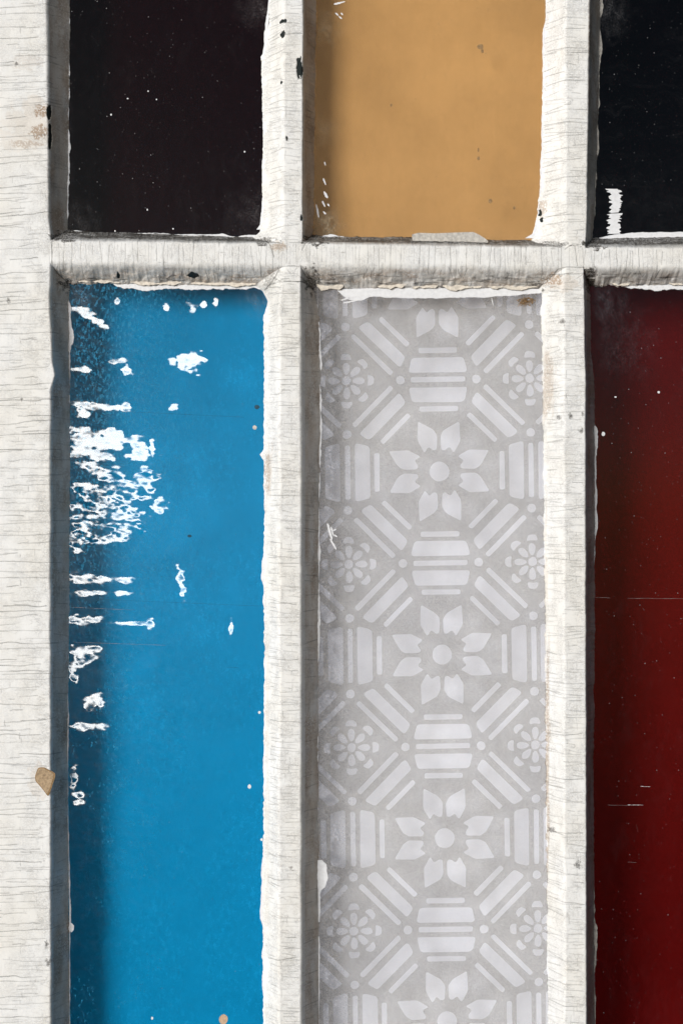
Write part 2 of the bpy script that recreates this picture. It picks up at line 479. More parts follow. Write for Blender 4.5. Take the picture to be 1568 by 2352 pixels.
bar_cracks(620, 2490, b2la, b2lb, 1250, 1366, 50000)
# horizontal bar: cracks up and down, opening towards the lower slope
x = 122.0; j = 0
while x < 1730:
    a = float(np.interp(x, xs, h_top)); b = float(np.interp(x, xs, h_bot))
    dens = 1.0
    lo = b + rng.choice([-6, 2, 10, 22, 30]) + rng.uniform(-3, 3)
    vcrack(a + rng.uniform(-4, 8), lo, x, rng.normal(-.01, .04), .7, rng.uniform(.2, .85), 60000 + j, rng.normal(0, 2))
    if rng.random() < .35:
        y0 = b + rng.uniform(-4, 10); vcrack(y0, y0 + rng.uniform(8, 24), x + rng.uniform(-5, 5), rng.normal(-.1, .35), 1.6, rng.uniform(.7, 1), 61000 + j, rng.normal(0, 5))
    if rng.random() < .3:
        hcrack(x, x + rng.uniform(8, 26), rng.uniform(a + 6, b - 2), rng.normal(0, .08), .8, rng.uniform(.25, .6), 62000 + j)
    x += rng.choice([rng.uniform(5, 9), rng.uniform(8, 14), rng.uniform(11, 20)]); j += 1
# open crack lines in the lower slope
for q in range(60):
    x0 = rng.uniform(130, 1680); hcrack(x0, x0 + rng.uniform(20, 70), rng.uniform(630, 652), rng.normal(0, .05), 2.4, rng.uniform(.8, 1.3), 63000 + q)
# joints between bars
def joint(pts, s=.9, seed=0):
    p = np.array(pts, float); seg = np.r_[0, np.cumsum(np.hypot(*np.diff(p, axis=0).T))]
    q = np.arange(0, seg[-1], .8)
    for off in (0, .9): splat(crack, off + np.interp(q, seg, p[:, 0]) + 1.0 * n1(q / 9, seed, 2), np.interp(q, seg, p[:, 1]) + 1.0 * n1(q / 9, seed + 5, 2), s * np.clip(.75 + .5 * n1(q / 12, seed + 8), 0, 1))
joint([(605, 660), (618, 650), (632, 632), (642, 615), (655, 611), (694, 611), (702, 622), (722, 648)], .95, 3)
joint([(1228, 668), (1240, 655), (1262, 640), (1280, 618), (1300, 613), (1340, 614)], .95, 4)
joint([(118, 556), (120, 580), (119, 608), (128, 625), (150, 645)], .9, 5)
joint([(118, 556), (135, 548)], .8, 6)
joint([(608, 548), (618, 560), (625, 575), (628, 590)], .8, 7)
joint([(693, 575), (700, 560), (712, 548)], .95, 8)
joint([(1296, 572), (1315, 560), (1330, 562), (1345, 556)], .7, 9)

# grime lies on the upward slope of the horizontal bar, in its corners and along the lower slope
on_up = np.clip(up / 26, 0, 1) * (owner == 1)
gst = fbm(X / 60, Y / 5, 90, 3); gfi = fbm(X / 5, Y / 5, 91, 3)
grime = np.maximum(grime, on_up * np.clip(1.15 + .4 * gst + .3 * gfi, 0, 1.35))
lowm = (owner == 1) * np.clip(dn / 16, 0, 1)
grime = np.maximum(grime, lowm * np.clip(.06 + .75 * fbm(X / 26, Y / 12, 92, 4) + .3 * gfi, 0, .8))
wood = np.maximum(wood, lowm * np.clip(.16 + .9 * fbm(X / 45, Y / 10, 94, 4), 0, .55))
def blob(cx, cy, rx, ry, seed, rag=.35):
    a0, a1 = np.searchsorted(xs, (cx - 2.2 * rx - 4, cx + 2.2 * rx + 4)); c0, c1 = np.searchsorted(ys, (cy - 2.2 * ry - 4, cy + 2.2 * ry + 4))
    out = np.zeros(shape)
    x_, y_ = X[c0:c1, a0:a1], Y[c0:c1, a0:a1]
    if x_.size:
        r = np.hypot((x_ - cx) / rx, (y_ - cy) / ry) + rag * fbm(x_ / max(rx * .35, 4), y_ / max(ry * .35, 4), seed, 3) * 2
        out[c0:c1, a0:a1] = sstep(1.1, .75, r)
    return out
for (cx, cy, rx, ry, a) in [(146, 541, 34, 20, .95), (128, 545, 20, 14, .8), (150, 648, 24, 20, .95), (600, 552, 40, 14, .8), (720, 552, 34, 18, 1), (716, 640, 24, 32, .9), (620, 640, 24, 18, .5),
                            (1235, 655, 22, 16, .9), (1270, 560, 60, 12, .7), (1362, 562, 32, 18, 1), (1358, 640, 22, 30, 1), (1372, 655, 36, 16, .9), (1240, 870, 6, 22, .5), (700, 1860, 14, 30, .15), (760, 652, 40, 14, .6)]:
    grime = np.maximum(grime, a * blob(cx, cy, rx * .72, ry * .72, int(cx), .6))
# dirt flecks on the white faces
for (cx, cy, r) in [(38, 145, 5), (1310, 955, 6), (1338, 950, 5), (1335, 990, 6), (1270, 1915, 8), (1325, 1985, 10), (668, 1995, 5), (20, 690, 5), (50, 918, 4), (660, 320, 4), (1285, 958, 5), (1292, 740, 7), (1253, 1955, 8), (108, 2170, 7), (112, 2210, 8)]:
    grime = np.maximum(grime, .6 * blob(cx, cy, r * .8, r, int(cx + cy), .6))
    crack[:] = np.maximum(crack, .5 * blob(cx, cy, r * .4, r * .5, int(cx + cy + 3), .8))
# yellowed and bare places
for (cx, cy, rx, ry, a) in [(94, 255, 15, 13, .8), (93, 303, 21, 16, .75), (58, 330, 34, 10, .45), (60, 140, 40, 20, .18), (640, 566, 16, 10, .5), (1250, 470, 10, 20, .5), (1262, 1780, 6, 300, .5), (1270, 640, 24, 14, .75), (1262, 880, 10, 80, .35), (612, 1080, 8, 50, .5)]:
    wood = np.maximum(wood, a * blob(cx, cy, rx, ry, int(cx + cy)))
for (cx, cy, rx, ry) in [(688, 155, 8, 26), (650, 47, 9, 5), (649, 78, 6, 9), (646, 188, 3, 4), (659, 317, 2.5, 6), (112, 257, 5, 18), (114, 312, 3.5, 36), (440, 628, 15, 6), (163, 362, 4, 9), (613, 25, 4, 14), (606, 60, 4, 10),
                         (268, 629, 4, 7), (1246, 480, 4, 8), (1249, 497, 4, 7), (1252, 20, 4, 12), (692, 500, 3, 8)]:
    b = blob(cx, cy, rx, ry, int(cx * 3 + cy), .25)
    green = np.maximum(green, b); dep_extra = dep_extra + 1.6 * b
# browner, darker streaks on the right-facing slopes
right_slope = ((owner == 0) & (X > st_edge[:, None] + 4)) | ((owner >= 2) & (((X > 700) & (X < 760)) | (X > 1350)))
grime = np.maximum(grime, right_slope * np.clip(-.04 + .5 * fbm(X / 14, Y / 60, 97, 4) + .2 * gfi, 0, .5))
wood = np.maximum(wood, right_slope * np.clip(.18 + .8 * fbm(X / 12, Y / 70, 98, 4), 0, .6))
brown_tone = np.clip(.55 + .7 * fbm(X / 13, Y / 55, 141, 4), 0, 1) * right_slope
brown_tone = np.maximum(brown_tone, lowm * np.clip(dn / 40, 0, 1) * np.clip(.35 + .8 * fbm(X / 40, Y / 9, 142, 4), 0, .9))
for (cx, cy, rx, ry, a) in [(1262, 880, 14, 90, .35), (1258, 1780, 7, 320, .5), (618, 1080, 8, 60, .4), (640, 566, 20, 12, .5), (1290, 650, 30, 20, .45), (96, 1795, 32, 40, .4), (80, 275, 40, 50, .4), (1255, 1330, 7, 200, .4), (60, 300, 60, 50, .3), (612, 1750, 5, 300, .25)]:  # stained spots
    brown_tone = np.maximum(brown_tone, a * blob(cx, cy, rx, ry, int(cx + cy), .5))
fine = np.where((owner == 1), .85, 1.0)
fine = fine * np.where(owner == 0, .55 + .5 * sstep(40, 110, X), 1.0)
for a in (b1la, b2la):
    pass

depth = depth + .6 * fbm(X / 55, Y / 90, 70, 3) + .3 * fbm(X / 12, Y / 16, 71, 3) + .6 * crack + dep_extra
gap = (1 - crack)

M_OF = [M_h, M_v, M_h, M_h, M_h, M_h]
NAME = ['stile', 'cross_bar', 'glazing_bar', 'glazing_bar', 'glazing_bar', 'glazing_bar']
PLAB = ['wide left stile of white paint cracked across', 'horizontal bar with grimy upper edge and peeling lower edge', 'upper bar between dark pane and amber pane', 'lower bar between blue pane and frosted pane', 'upper bar between amber pane and black pane', 'lower bar between frosted pane and red pane']
Wx = (X - CX) * U; Wz = Z0 + (CY - Y) * U; Wy = depth * U
idx = np.arange(NX * NY).reshape(shape)
quads = np.stack([idx[:-1, :-1], idx[1:, :-1], idx[1:, 1:], idx[:-1, 1:]], -1)
dmin = np.minimum(np.minimum(depth[:-1, :-1], depth[1:, :-1]), np.minimum(depth[1:, 1:], depth[:-1, 1:]))
keep = dmin < D + .5
own_f = owner[:-1, :-1]
P = np.stack([Wx, Wy, Wz], -1).reshape(-1, 3)
wear = np.stack([crack, grime, wood, green], -1).reshape(-1, 4).astype(np.float32)
finef = fine.reshape(-1).astype(np.float32); brown_tonef = brown_tone.reshape(-1).astype(np.float32)
cores = [(-255, 130), None, (640, 700), (640, 700), (1290, 1350), (1290, 1350)]
parts = []
for w in range(6):
    f = quads[keep & (own_f == w)]
    used, inv = np.unique(f.ravel(), return_inverse=True)
    vv = P[used]; ff = inv.reshape(-1, 4)
    # the inner half of the bar behind the glass
    if w == 0: bx = (-258, 122, -138, 2498)
    elif w == 1: bx = (124, 1738, 566, 610)
    elif w in (2, 4): bx = cores[w] + (-138, 564)
    else: bx = cores[w] + (612, 2498)
    n0 = len(vv)
    d0, d1 = D + 3, D + 22
    cv = np.array([W(a, b, d) for d in (d0, d1) for (a, b) in ((bx[0], bx[2]), (bx[1], bx[2]), (bx[1], bx[3]), (bx[0], bx[3]))])
    cf = np.array([[0, 1, 2, 3], [7, 6, 5, 4], [0, 4, 5, 1], [1, 5, 6, 2], [2, 6, 7, 3], [3, 7, 4, 0]]) + n0
    me = np_mesh(NAME[w], np.vstack([vv, cv]), np.vstack([ff, cf]))
    at = me.attributes.new('wear', 'FLOAT_COLOR', 'POINT')
    at.data.foreach_set('color', np.vstack([wear[used], np.zeros((8, 4), np.float32)]).astype(np.float32).ravel())
    at = me.attributes.new('fine', 'FLOAT', 'POINT')
    at.data.foreach_set('value', np.r_[finef[used], np.zeros(8, np.float32)].astype(np.float32))
    at = me.attributes.new('brown_tone', 'FLOAT', 'POINT')
    at.data.foreach_set('value', np.r_[brown_tonef[used], np.zeros(8, np.float32)].astype(np.float32))
    o = link(NAME[w], me, [M_OF[w], M_dark], window)
    mi = np.zeros(len(me.polygons), dtype=np.int32); mi[-6:] = 1
    me.polygons.foreach_set('material_index', mi)
    o['label'] = PLAB[w]
    parts.append(o)

# ------------------------------------------------------------------ board behind
bm = bmesh.new()
x0, x1, y0, y1 = -258, 1738, -138, 2498
prof = [(x0, D + 4), (x0, D + 125), (660, D + 125), (660, D + 24), (682, D + 24), (682, D + 82), (1308, D + 82), (1308, D + 24), (1332, D + 24), (1332, D + 235), (x1, D + 235), (x1, D + 4)]  # unseen ribs and uneven depths added to block light and set shadow widths
ends = [[], []]
for (xa, da), (xb, db) in zip(prof[:-1], prof[1:]):
    bm.faces.new([bm.verts.new(q) for q in (W(xa, y0, da), W(xa, y1, da), W(xb, y1, db), W(xb, y0, db))])
for yy in (y0, y1):
    bm.faces.new([bm.verts.new(W(a, yy, d)) for a, d in prof])
me = bpy.data.meshes.new('backing_board'); bm.to_mesh(me); bm.free()
backing_board = link('backing_board', me, M_board)
backing_board['kind'] = 'structure'

# ------------------------------------------------------------------ panes
def film_field(gx, gy, x0, x1, y0, y1, edge, corner, seed):
    """dirt that settles along the putty"""
    e = np.minimum(np.minimum(gx - x0, x1 - gx) * 1.0, np.minimum(gy - y0, y1 - gy))
    f = edge * sstep(34, 0, e + 16 * fbm(gx / 22, gy / 40, seed, 3))
    for (cx, cy, r, a) in corner:
        f = np.maximum(f, a * sstep(1.1, .1, np.hypot(gx - cx, gy - cy) / r + .35 * fbm(gx / 18, gy / 18, seed + 3, 3)))
    return f

def pane(name, label, rect, mat, edge=.12, corner=(), seed=0, step=6.0, height=None):
    x0, x1, y0, y1 = tx(rect[0]), tx(rect[1]), ty(rect[2]), ty(rect[3])
    nx = int((x1 - x0) / step) + 1; ny = int((y1 - y0) / step) + 1
    gx, gy = np.meshgrid(np.linspace(x0, x1, nx), np.linspace(y0, y1, ny))
    d = np.full(gx.shape, D)
    v = np.stack([(gx - CX) * U, d * U, Z0 + (CY - gy) * U], -1).reshape(-1, 3)
    id_ = np.arange(nx * ny).reshape(ny, nx)
    f = np.stack([id_[:-1, :-1], id_[1:, :-1], id_[1:, 1:], id_[:-1, 1:]], -1).reshape(-1, 4)
    n0 = len(v)
    bk = np.array([W(x0, y0, D + 11), W(x0, y1, D + 11), W(x1, y1, D + 11), W(x1, y0, D + 11)])
    bf = np.array([[n0 + 3, n0 + 2, n0 + 1, n0]])
    me = np_mesh(name, np.vstack([v, bk]), np.vstack([f, bf]))
    fl = film_field(gx, gy, x0, x1, y0, y1, edge, [(tx(a), ty(b), r, s) for a, b, r, s in corner], seed)
    at = me.attributes.new('film', 'FLOAT', 'POINT')
    at.data.foreach_set('value', np.r_[fl.ravel(), np.zeros(4)].astype(np.float32))
    o = link(name, me, [mat, M_clear_back], window)
    mi = np.zeros(len(me.polygons), dtype=np.int32); mi[-1] = 1
    me.polygons.foreach_set('material_index', mi)
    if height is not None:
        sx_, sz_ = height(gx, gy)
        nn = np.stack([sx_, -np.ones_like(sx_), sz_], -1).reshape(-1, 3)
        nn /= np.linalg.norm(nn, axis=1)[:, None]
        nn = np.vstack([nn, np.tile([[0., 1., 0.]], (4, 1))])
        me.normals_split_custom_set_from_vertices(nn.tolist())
    o['label'] = label
    return o

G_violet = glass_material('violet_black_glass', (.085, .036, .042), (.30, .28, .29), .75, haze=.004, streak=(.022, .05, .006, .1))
G_amber = glass_material('amber_glass', (.74, .555, .338), (.50, .42, .30), .30, haze=.03)
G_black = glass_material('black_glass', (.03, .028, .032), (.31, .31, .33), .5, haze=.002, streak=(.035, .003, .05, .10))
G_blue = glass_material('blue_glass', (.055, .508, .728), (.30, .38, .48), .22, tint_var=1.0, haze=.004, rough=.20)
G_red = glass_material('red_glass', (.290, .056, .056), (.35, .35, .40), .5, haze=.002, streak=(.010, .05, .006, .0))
G_clear = glass_material('clear_glass', (.985, .987, 1.0), (.56, .56, .59), .12, haze=.006)

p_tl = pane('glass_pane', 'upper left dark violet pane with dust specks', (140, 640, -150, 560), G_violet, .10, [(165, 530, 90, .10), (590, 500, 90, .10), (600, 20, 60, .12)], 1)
p_am = pane('glass_pane', 'amber yellow pane with brown flecks', (705, 1275, -150, 570), G_amber, .10, [(740, 525, 60, .4), (735, 60, 60, .2), (735, 300, 50, .15)], 2)
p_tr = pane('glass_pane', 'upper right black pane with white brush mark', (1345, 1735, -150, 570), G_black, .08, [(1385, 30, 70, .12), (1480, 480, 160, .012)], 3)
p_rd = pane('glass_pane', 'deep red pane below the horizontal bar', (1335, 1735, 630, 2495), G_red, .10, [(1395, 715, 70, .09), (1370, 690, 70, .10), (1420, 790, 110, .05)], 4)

# blue pane: hand rolled, rippled glass with hand-placed glints shaped into its normals
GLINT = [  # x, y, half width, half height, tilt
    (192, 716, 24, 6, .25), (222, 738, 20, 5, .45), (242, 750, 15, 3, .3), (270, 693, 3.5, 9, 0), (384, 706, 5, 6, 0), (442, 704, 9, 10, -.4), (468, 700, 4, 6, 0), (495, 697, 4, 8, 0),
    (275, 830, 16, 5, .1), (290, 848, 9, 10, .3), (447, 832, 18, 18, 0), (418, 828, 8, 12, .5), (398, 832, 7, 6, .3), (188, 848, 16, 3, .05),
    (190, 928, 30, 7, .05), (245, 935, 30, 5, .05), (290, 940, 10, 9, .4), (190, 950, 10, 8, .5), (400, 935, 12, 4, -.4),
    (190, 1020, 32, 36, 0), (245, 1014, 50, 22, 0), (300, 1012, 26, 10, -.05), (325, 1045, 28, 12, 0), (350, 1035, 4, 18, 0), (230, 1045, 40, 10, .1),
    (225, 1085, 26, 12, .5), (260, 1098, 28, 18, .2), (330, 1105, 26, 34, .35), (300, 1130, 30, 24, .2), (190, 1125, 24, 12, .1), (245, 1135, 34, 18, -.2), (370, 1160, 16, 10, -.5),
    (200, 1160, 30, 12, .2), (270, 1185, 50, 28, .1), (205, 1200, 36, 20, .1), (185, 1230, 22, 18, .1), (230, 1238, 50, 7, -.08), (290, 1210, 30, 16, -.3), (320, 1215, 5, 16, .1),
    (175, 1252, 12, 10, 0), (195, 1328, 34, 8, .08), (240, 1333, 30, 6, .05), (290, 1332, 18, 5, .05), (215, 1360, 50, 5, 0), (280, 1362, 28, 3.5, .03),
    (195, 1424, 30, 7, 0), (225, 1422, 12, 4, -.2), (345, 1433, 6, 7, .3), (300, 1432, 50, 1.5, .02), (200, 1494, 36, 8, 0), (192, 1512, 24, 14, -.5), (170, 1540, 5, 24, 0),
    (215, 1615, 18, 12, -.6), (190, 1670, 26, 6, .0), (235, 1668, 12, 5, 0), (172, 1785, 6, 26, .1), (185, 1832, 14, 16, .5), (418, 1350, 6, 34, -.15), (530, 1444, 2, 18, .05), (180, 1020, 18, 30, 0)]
SV = np.array(SUN_VEC)
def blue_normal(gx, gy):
    """slopes aimed at the sun lamp on the GLINT spots, small ripples elsewhere"""
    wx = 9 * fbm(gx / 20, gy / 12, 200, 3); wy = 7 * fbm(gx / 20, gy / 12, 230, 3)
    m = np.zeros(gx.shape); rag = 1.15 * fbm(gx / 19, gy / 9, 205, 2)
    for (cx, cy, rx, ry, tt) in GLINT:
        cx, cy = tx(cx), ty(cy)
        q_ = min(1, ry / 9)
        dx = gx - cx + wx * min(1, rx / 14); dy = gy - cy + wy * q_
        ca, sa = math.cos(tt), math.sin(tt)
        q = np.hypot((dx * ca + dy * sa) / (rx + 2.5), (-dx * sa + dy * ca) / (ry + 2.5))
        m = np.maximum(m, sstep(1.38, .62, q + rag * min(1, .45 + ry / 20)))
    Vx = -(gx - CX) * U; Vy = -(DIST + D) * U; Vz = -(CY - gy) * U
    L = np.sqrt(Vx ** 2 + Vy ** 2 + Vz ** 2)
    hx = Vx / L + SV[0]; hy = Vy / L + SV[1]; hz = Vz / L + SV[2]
    sx, sz = hx / -hy, hz / -hy           # slopes that mirror the sun lamp into the camera
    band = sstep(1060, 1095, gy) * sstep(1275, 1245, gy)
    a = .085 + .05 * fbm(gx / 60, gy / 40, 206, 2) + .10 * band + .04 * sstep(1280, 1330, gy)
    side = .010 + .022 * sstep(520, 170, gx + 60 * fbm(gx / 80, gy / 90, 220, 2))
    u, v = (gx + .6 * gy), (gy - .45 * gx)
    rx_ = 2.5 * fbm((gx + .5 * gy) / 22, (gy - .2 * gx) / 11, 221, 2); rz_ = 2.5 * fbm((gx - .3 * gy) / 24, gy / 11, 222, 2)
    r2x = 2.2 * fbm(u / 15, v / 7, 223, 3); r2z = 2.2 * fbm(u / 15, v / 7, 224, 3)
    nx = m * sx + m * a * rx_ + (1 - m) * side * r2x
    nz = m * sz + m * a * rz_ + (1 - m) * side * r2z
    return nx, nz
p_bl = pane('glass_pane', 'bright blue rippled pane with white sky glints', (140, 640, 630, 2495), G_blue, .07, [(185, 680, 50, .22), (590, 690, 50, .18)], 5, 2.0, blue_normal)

# frosted pane with clear ornament
p_fr = pane('glass_pane', 'frosted pane with clear star flower ornament', (705, 1280, 630, 2495), G_clear, .10, [(760, 690, 70, .5), (850, 682, 60, .45), (950, 680, 45, .4), (1050, 680, 45, .35), (1150, 690, 60, .45), (1235, 700, 50, .5)] + [(738, y_, 92, .75) for y_ in range(780, 2400, 95)], 6, 8)
k = NT('frosted_coat')
gr = k.noise(k.coords(.48, .48, .48), 3, .75)
gr2 = k.noise(k.coords(.02, .02, .012), 4, .6)
tr = k.n('ShaderNodeBsdfTransparent')
k.set(tr.inputs[0], k.mix(k.ramp(gr, .38, .62), (.84, .84, .845), (.66, .66, .665)))
df = k.bsdf(k.mix(k.ramp(gr, .35, .65), (.58, .575, .57), (.32, .315, .31)), .7, .15)
fac = k.math('ADD', .18, k.ramp(gr2, .3, .7, -.05, .07))
M_frost = k.done(k.mixs(fac, tr.outputs[0], df))
k = NT('polished_clear_glass')
tr = k.n('ShaderNodeBsdfTransparent'); tr.inputs[0].default_value = (.955, .968, 1, 1)
df = k.bsdf((.72, .73, .78), .6, .2)
M_motif = k.done(k.mixs(k.ramp(k.noise(k.coords(.03, .03, .03), 4), .3, .75, (.05), .14), tr.outputs[0], df))

ZS = .42
def roundpoly(pts, r=5.0, n=3):
    out = []; m = len(pts)
    for i in range(m):
        p0, p, p2 = np.array(pts[i - 1], float), np.array(pts[i], float), np.array(pts[(i + 1) % m], float)
        a = p0 - p; b = p2 - p; la, lb = np.hypot(*a), np.hypot(*b)
        ra = min(r, la * .45); rb = min(r, lb * .45)
        A = p + a / la * ra; B = p + b / lb * rb
        for q in np.linspace(0, 1, n + 1):
            out.append(tuple((1 - q) ** 2 * A + 2 * q * (1 - q) * p + q * q * B))
    return out
def strip_poly(a, b, th):
    a, b = np.array(a, float), np.array(b, float); d = (b - a) / np.hypot(*(b - a)); nrm = np.array([-d[1], d[0]]) * th / 2
    return roundpoly([a - nrm, b - nrm, b + nrm, a + nrm], th * .42, 3)
def ell(c, a, rx, ry, n=14, egg=0.0):
    out = []
    for q in np.linspace(0, 2 * math.pi, n, endpoint=False):
        u, v = rx * math.cos(q), ry * math.sin(q)
        v *= 1 + egg * math.cos(q)
        out.append((c[0] + u * math.cos(a) - v * math.sin(a), c[1] + u * math.sin(a) + v * math.cos(a)))
    return out
def d4(pts):
    for s in (1, -1):
        for r in range(4):
            o = [(x * s, y) for x, y in pts]
            for _ in range(r): o = [(-y, x) for x, y in o]
            yield o
def d4r(pts):
    o = list(pts)
    for r in range(4):
        yield o
        o = [(-y, x) for x, y in o]
# one repeat of the ornament, in tenths around the big flower (y up); repeat length R
R = 1002.0
unit = []
petal = roundpoly([(113, 274), (117, 165), (80, 100), (58, 136), (30, 113), (12, 120), (9, 195), (30, 228)], 13, 3)
for o in d4(petal): unit.append(('clear_petal', o))
unit.append(('clear_disc', ell((0, 0), 0, 54, 55, 22)))
for o in d4r(strip_poly((-106, -R / 2 + 160), (106, -R / 2 + 160), 29)): unit.append(('clear_bar', o))
for o in d4r(roundpoly([(-162, -R / 2 + 40), (162, -R / 2 + 40), (142, -R / 2 + 122), (-142, -R / 2 + 122)], 20)): unit.append(('clear_block', o))
for o in d4r(strip_poly((160, 312), (312, 160), 28)): unit.append(('clear_bar', o))
for o in d4r(roundpoly([(210, 436), (176, 378), (378, 176), (436, 210)], 20)): unit.append(('clear_block', o))
for o in d4r(strip_poly((252, 466), (466, 252), 28)): unit.append(('clear_bar', o))
unit.append(('clear_bar', strip_poly((-149, -R / 2), (149, -R / 2), 29)))
unit.append(('clear_bar', strip_poly((-R / 2, -149), (-R / 2, 149), 27)))
for s in (-1, 1):
    unit.append(('clear_disc', ell((s * 207, -R / 2), 0, 24, 24, 14)))
    unit.append(('clear_disc', ell((-R / 2, s * 207), 0, 24, 24, 14)))
cc = (R / 2, -R / 2)
unit.append(('clear_disc', ell(cc, 0, 24, 25, 14)))
for q in range(8):
    a = q * math.pi / 4
    unit.append(('clear_petal', ell((cc[0] + 67 * math.cos(a), cc[1] + 67 * math.sin(a)), a, 34, 19, 14, .22)))
    unit.append(('clear_petal', roundpoly([(cc[0] + u * math.cos(a) - v * math.sin(a), cc[1] + u * math.sin(a) + v * math.cos(a)) for u, v in ((112, -34), (150, -22), (150, 22), (112, 34), (118, 0))], 16, 3)))

rx0, rx1, ry0, ry1 = tx(728), tx(1262), ty(655), ty(2490)
def clip(poly, x0, x1, y0, y1):
    for (ax, lim, sgn) in ((0, x0, 1), (0, x1, -1), (1, y0, 1), (1, y1, -1)):
        out = []
        for i in range(len(poly)):
            p, q = poly[i - 1], poly[i]
            ip, iq = (p[ax] - lim) * sgn >= 0, (q[ax] - lim) * sgn >= 0
            if ip != iq:
                tt = (lim - p[ax]) / (q[ax] - p[ax])
                out.append((p[0] + (q[0] - p[0]) * tt, p[1] + (q[1] - p[1]) * tt))
            if iq: out.append(q)
        poly = out
        if len(poly) < 3: return []
    return poly
def area(p):
    return .5 * sum(p[i - 1][0] * p[i][1] - p[i][0] * p[i - 1][1] for i in range(len(p)))
shapes = []
wr = random.Random(3)
for row in range(-1, 5):
    for colm in (-1, 0, 1):
        ox, oy = 1008.3 + 6.0 * row, 1082.5 + 421.0 * row
        for nm, poly in unit:
            pts = []
            jx, jy = wr.uniform(-1, 1) * 1.2, wr.uniform(-1, 1) * 1.2
            for (a, b) in poly:
                a = (a + colm * R) * ZS; b = b * ZS
                px = ox + a + .0142 * -b + jx * .5; py = oy - b - .0142 * a + jy * .5
                pts.append((tx(px) + .7 * float(noise(px / 8, py / 8, 300)), ty(py) + .7 * float(noise(px / 8, py / 8, 301))))
            pts = clip(pts, rx0, rx1, ry0, ry1)
            if len(pts) >= 3 and abs(area(pts)) > 12:
                if area(pts) < 0: pts = pts[::-1]
                shapes.append((nm, pts))
# coat with the ornament left open
cv = [Vector(p) for p in ((tx(708), ty(633)), (tx(1277), ty(633)), (tx(1277), ty(2493)), (tx(708), ty(2493)))]
cfaces = [[0, 1, 2, 3]]
for nm, pts in shapes:
    n0 = len(cv); cv += [Vector(p) for p in pts]; cfaces.append(list(range(n0, n0 + len(pts))))
ov, oe, of, _, _, fo = delaunay_2d_cdt(cv, [], cfaces, 1, 1e-4)
tri = [f for f, src in zip(of, fo) if src == [0] or (len(src) == 1 and src[0] == 0)]
coat_me = bpy.data.meshes.new('frosted_coat')
DF = D - 1.0
coat_me.from_pydata([W(p.x, p.y, DF) for p in ov], [], [tuple(reversed(f)) for f in tri])
link('frosted_coat', coat_me, M_frost, p_fr)
for nm, pts in shapes:
    me = bpy.data.meshes.new(nm)
    n = len(pts)
    me.from_pydata([W(a, b, DF + .3) for a, b in pts], [], [list(range(n))])
    link(nm, me, M_motif, p_fr)

# ------------------------------------------------------------------ paint on the glass, flakes and chips
def slab(name, top, mat, parent, d=D, thick=2.0, bevel_=1.2, label=None):
    """closed outline (as seen) turned into a thin raised piece lying at depth d"""
    pts = [(tx(a, d), ty(b, d)) for a, b in top]
    if area(pts) > 0: pts = pts[::-1]
    c = np.mean(np.array(pts), 0)
    n = len(pts)
    vs_ = [W(a, b, d - .2) for a, b in pts]
    inner = []
    for i in range(n):
        p = np.array(pts[i]); pr = np.array(pts[i - 1]); nx_ = np.array(pts[(i + 1) % n])
        tg = nx_ - pr; L = np.hypot(*tg) or 1
        nn = np.array([tg[1], -tg[0]]) / L
        q = p - nn * min(bevel_, 1.2)
        inner.append(W(q[0], q[1], d - thick))
    vs_ += inner
    fs = [[i, (i + 1) % n, n + (i + 1) % n, n + i] for i in range(n)]
    me = bpy.data.meshes.new(name)
    bm = bmesh.new()
    bv = [bm.verts.new(v) for v in vs_]
    for f in fs:
        try: bm.faces.new([bv[i] for i in f])
        except ValueError: pass
    from mathutils.geometry import tessellate_polygon
    for t3 in tessellate_polygon([[Vector(v) for v in vs_[n:]]]):
        try: bm.faces.new([bv[n + i] for i in t3])
        except ValueError: pass
    bmesh.ops.recalc_face_normals(bm, faces=bm.faces)
    bm.to_mesh(me); bm.free()
    o = link(name, me, mat, parent)
    if label: o['label'] = label
    return o

def ragged(name, path, mat, parent, seed, fine=1.2, rag=2.0, vertical=True, d=D, thick=2.0, label=None, step=2.5):
    """strip of paint: path = (along, edge a, edge b) as seen; edge b gets the ragged brush line"""
    p = np.array(path, float)
    s = np.arange(p[0, 0], p[-1, 0], step)
    a = np.interp(s, p[:, 0], p[:, 1]); b = np.interp(s, p[:, 0], p[:, 2])
    b = a + (b - a) * (np.clip(.62 + .75 * n1(s / 55, seed + 21, 2), .08, 1.15) if fine < 2 and abs(b - a).max() < 17 else 1.0)
    w = np.abs(b - a)
    sg = np.sign(np.mean(b - a))
    b2 = b + (rag * n1(s / 17, seed, 3) * 1.5 + fine * n1(s / 4.5, seed + 4, 2)) * np.minimum(1, w / 4)
    b2 = np.where(sg * (b2 - a) < .3, a + sg * .3, b2)
    ins = sg * np.minimum(.8, np.abs(b2 - a) * .4)
    vs_ = []
    for q_, t_, dd in ((a, s, d - .15), (a + ins * .2, s, d - thick), (b2 - ins, s, d - thick * .85), (b2, s, d - .15)):
        X_, Y_ = (q_, t_) if vertical else (t_, q_)
        vs_.append(np.stack([(tx(X_, d) - CX) * U, np.full(len(s), dd) * U, Z0 + (CY - ty(Y_, d)) * U], -1))
    n_ = len(s); V_ = np.stack(vs_, 1).reshape(-1, 3)
    F_ = [[r_ * 4 + c_, r_ * 4 + 4 + c_, r_ * 4 + 5 + c_, r_ * 4 + 1 + c_] for r_ in range(n_ - 1) for c_ in range(3)]
    if (sg > 0) != vertical: F_ = [f[::-1] for f in F_]
    o = link(name, np_mesh(name, V_, F_, False), mat, parent)
    if label: o['label'] = label
    return o

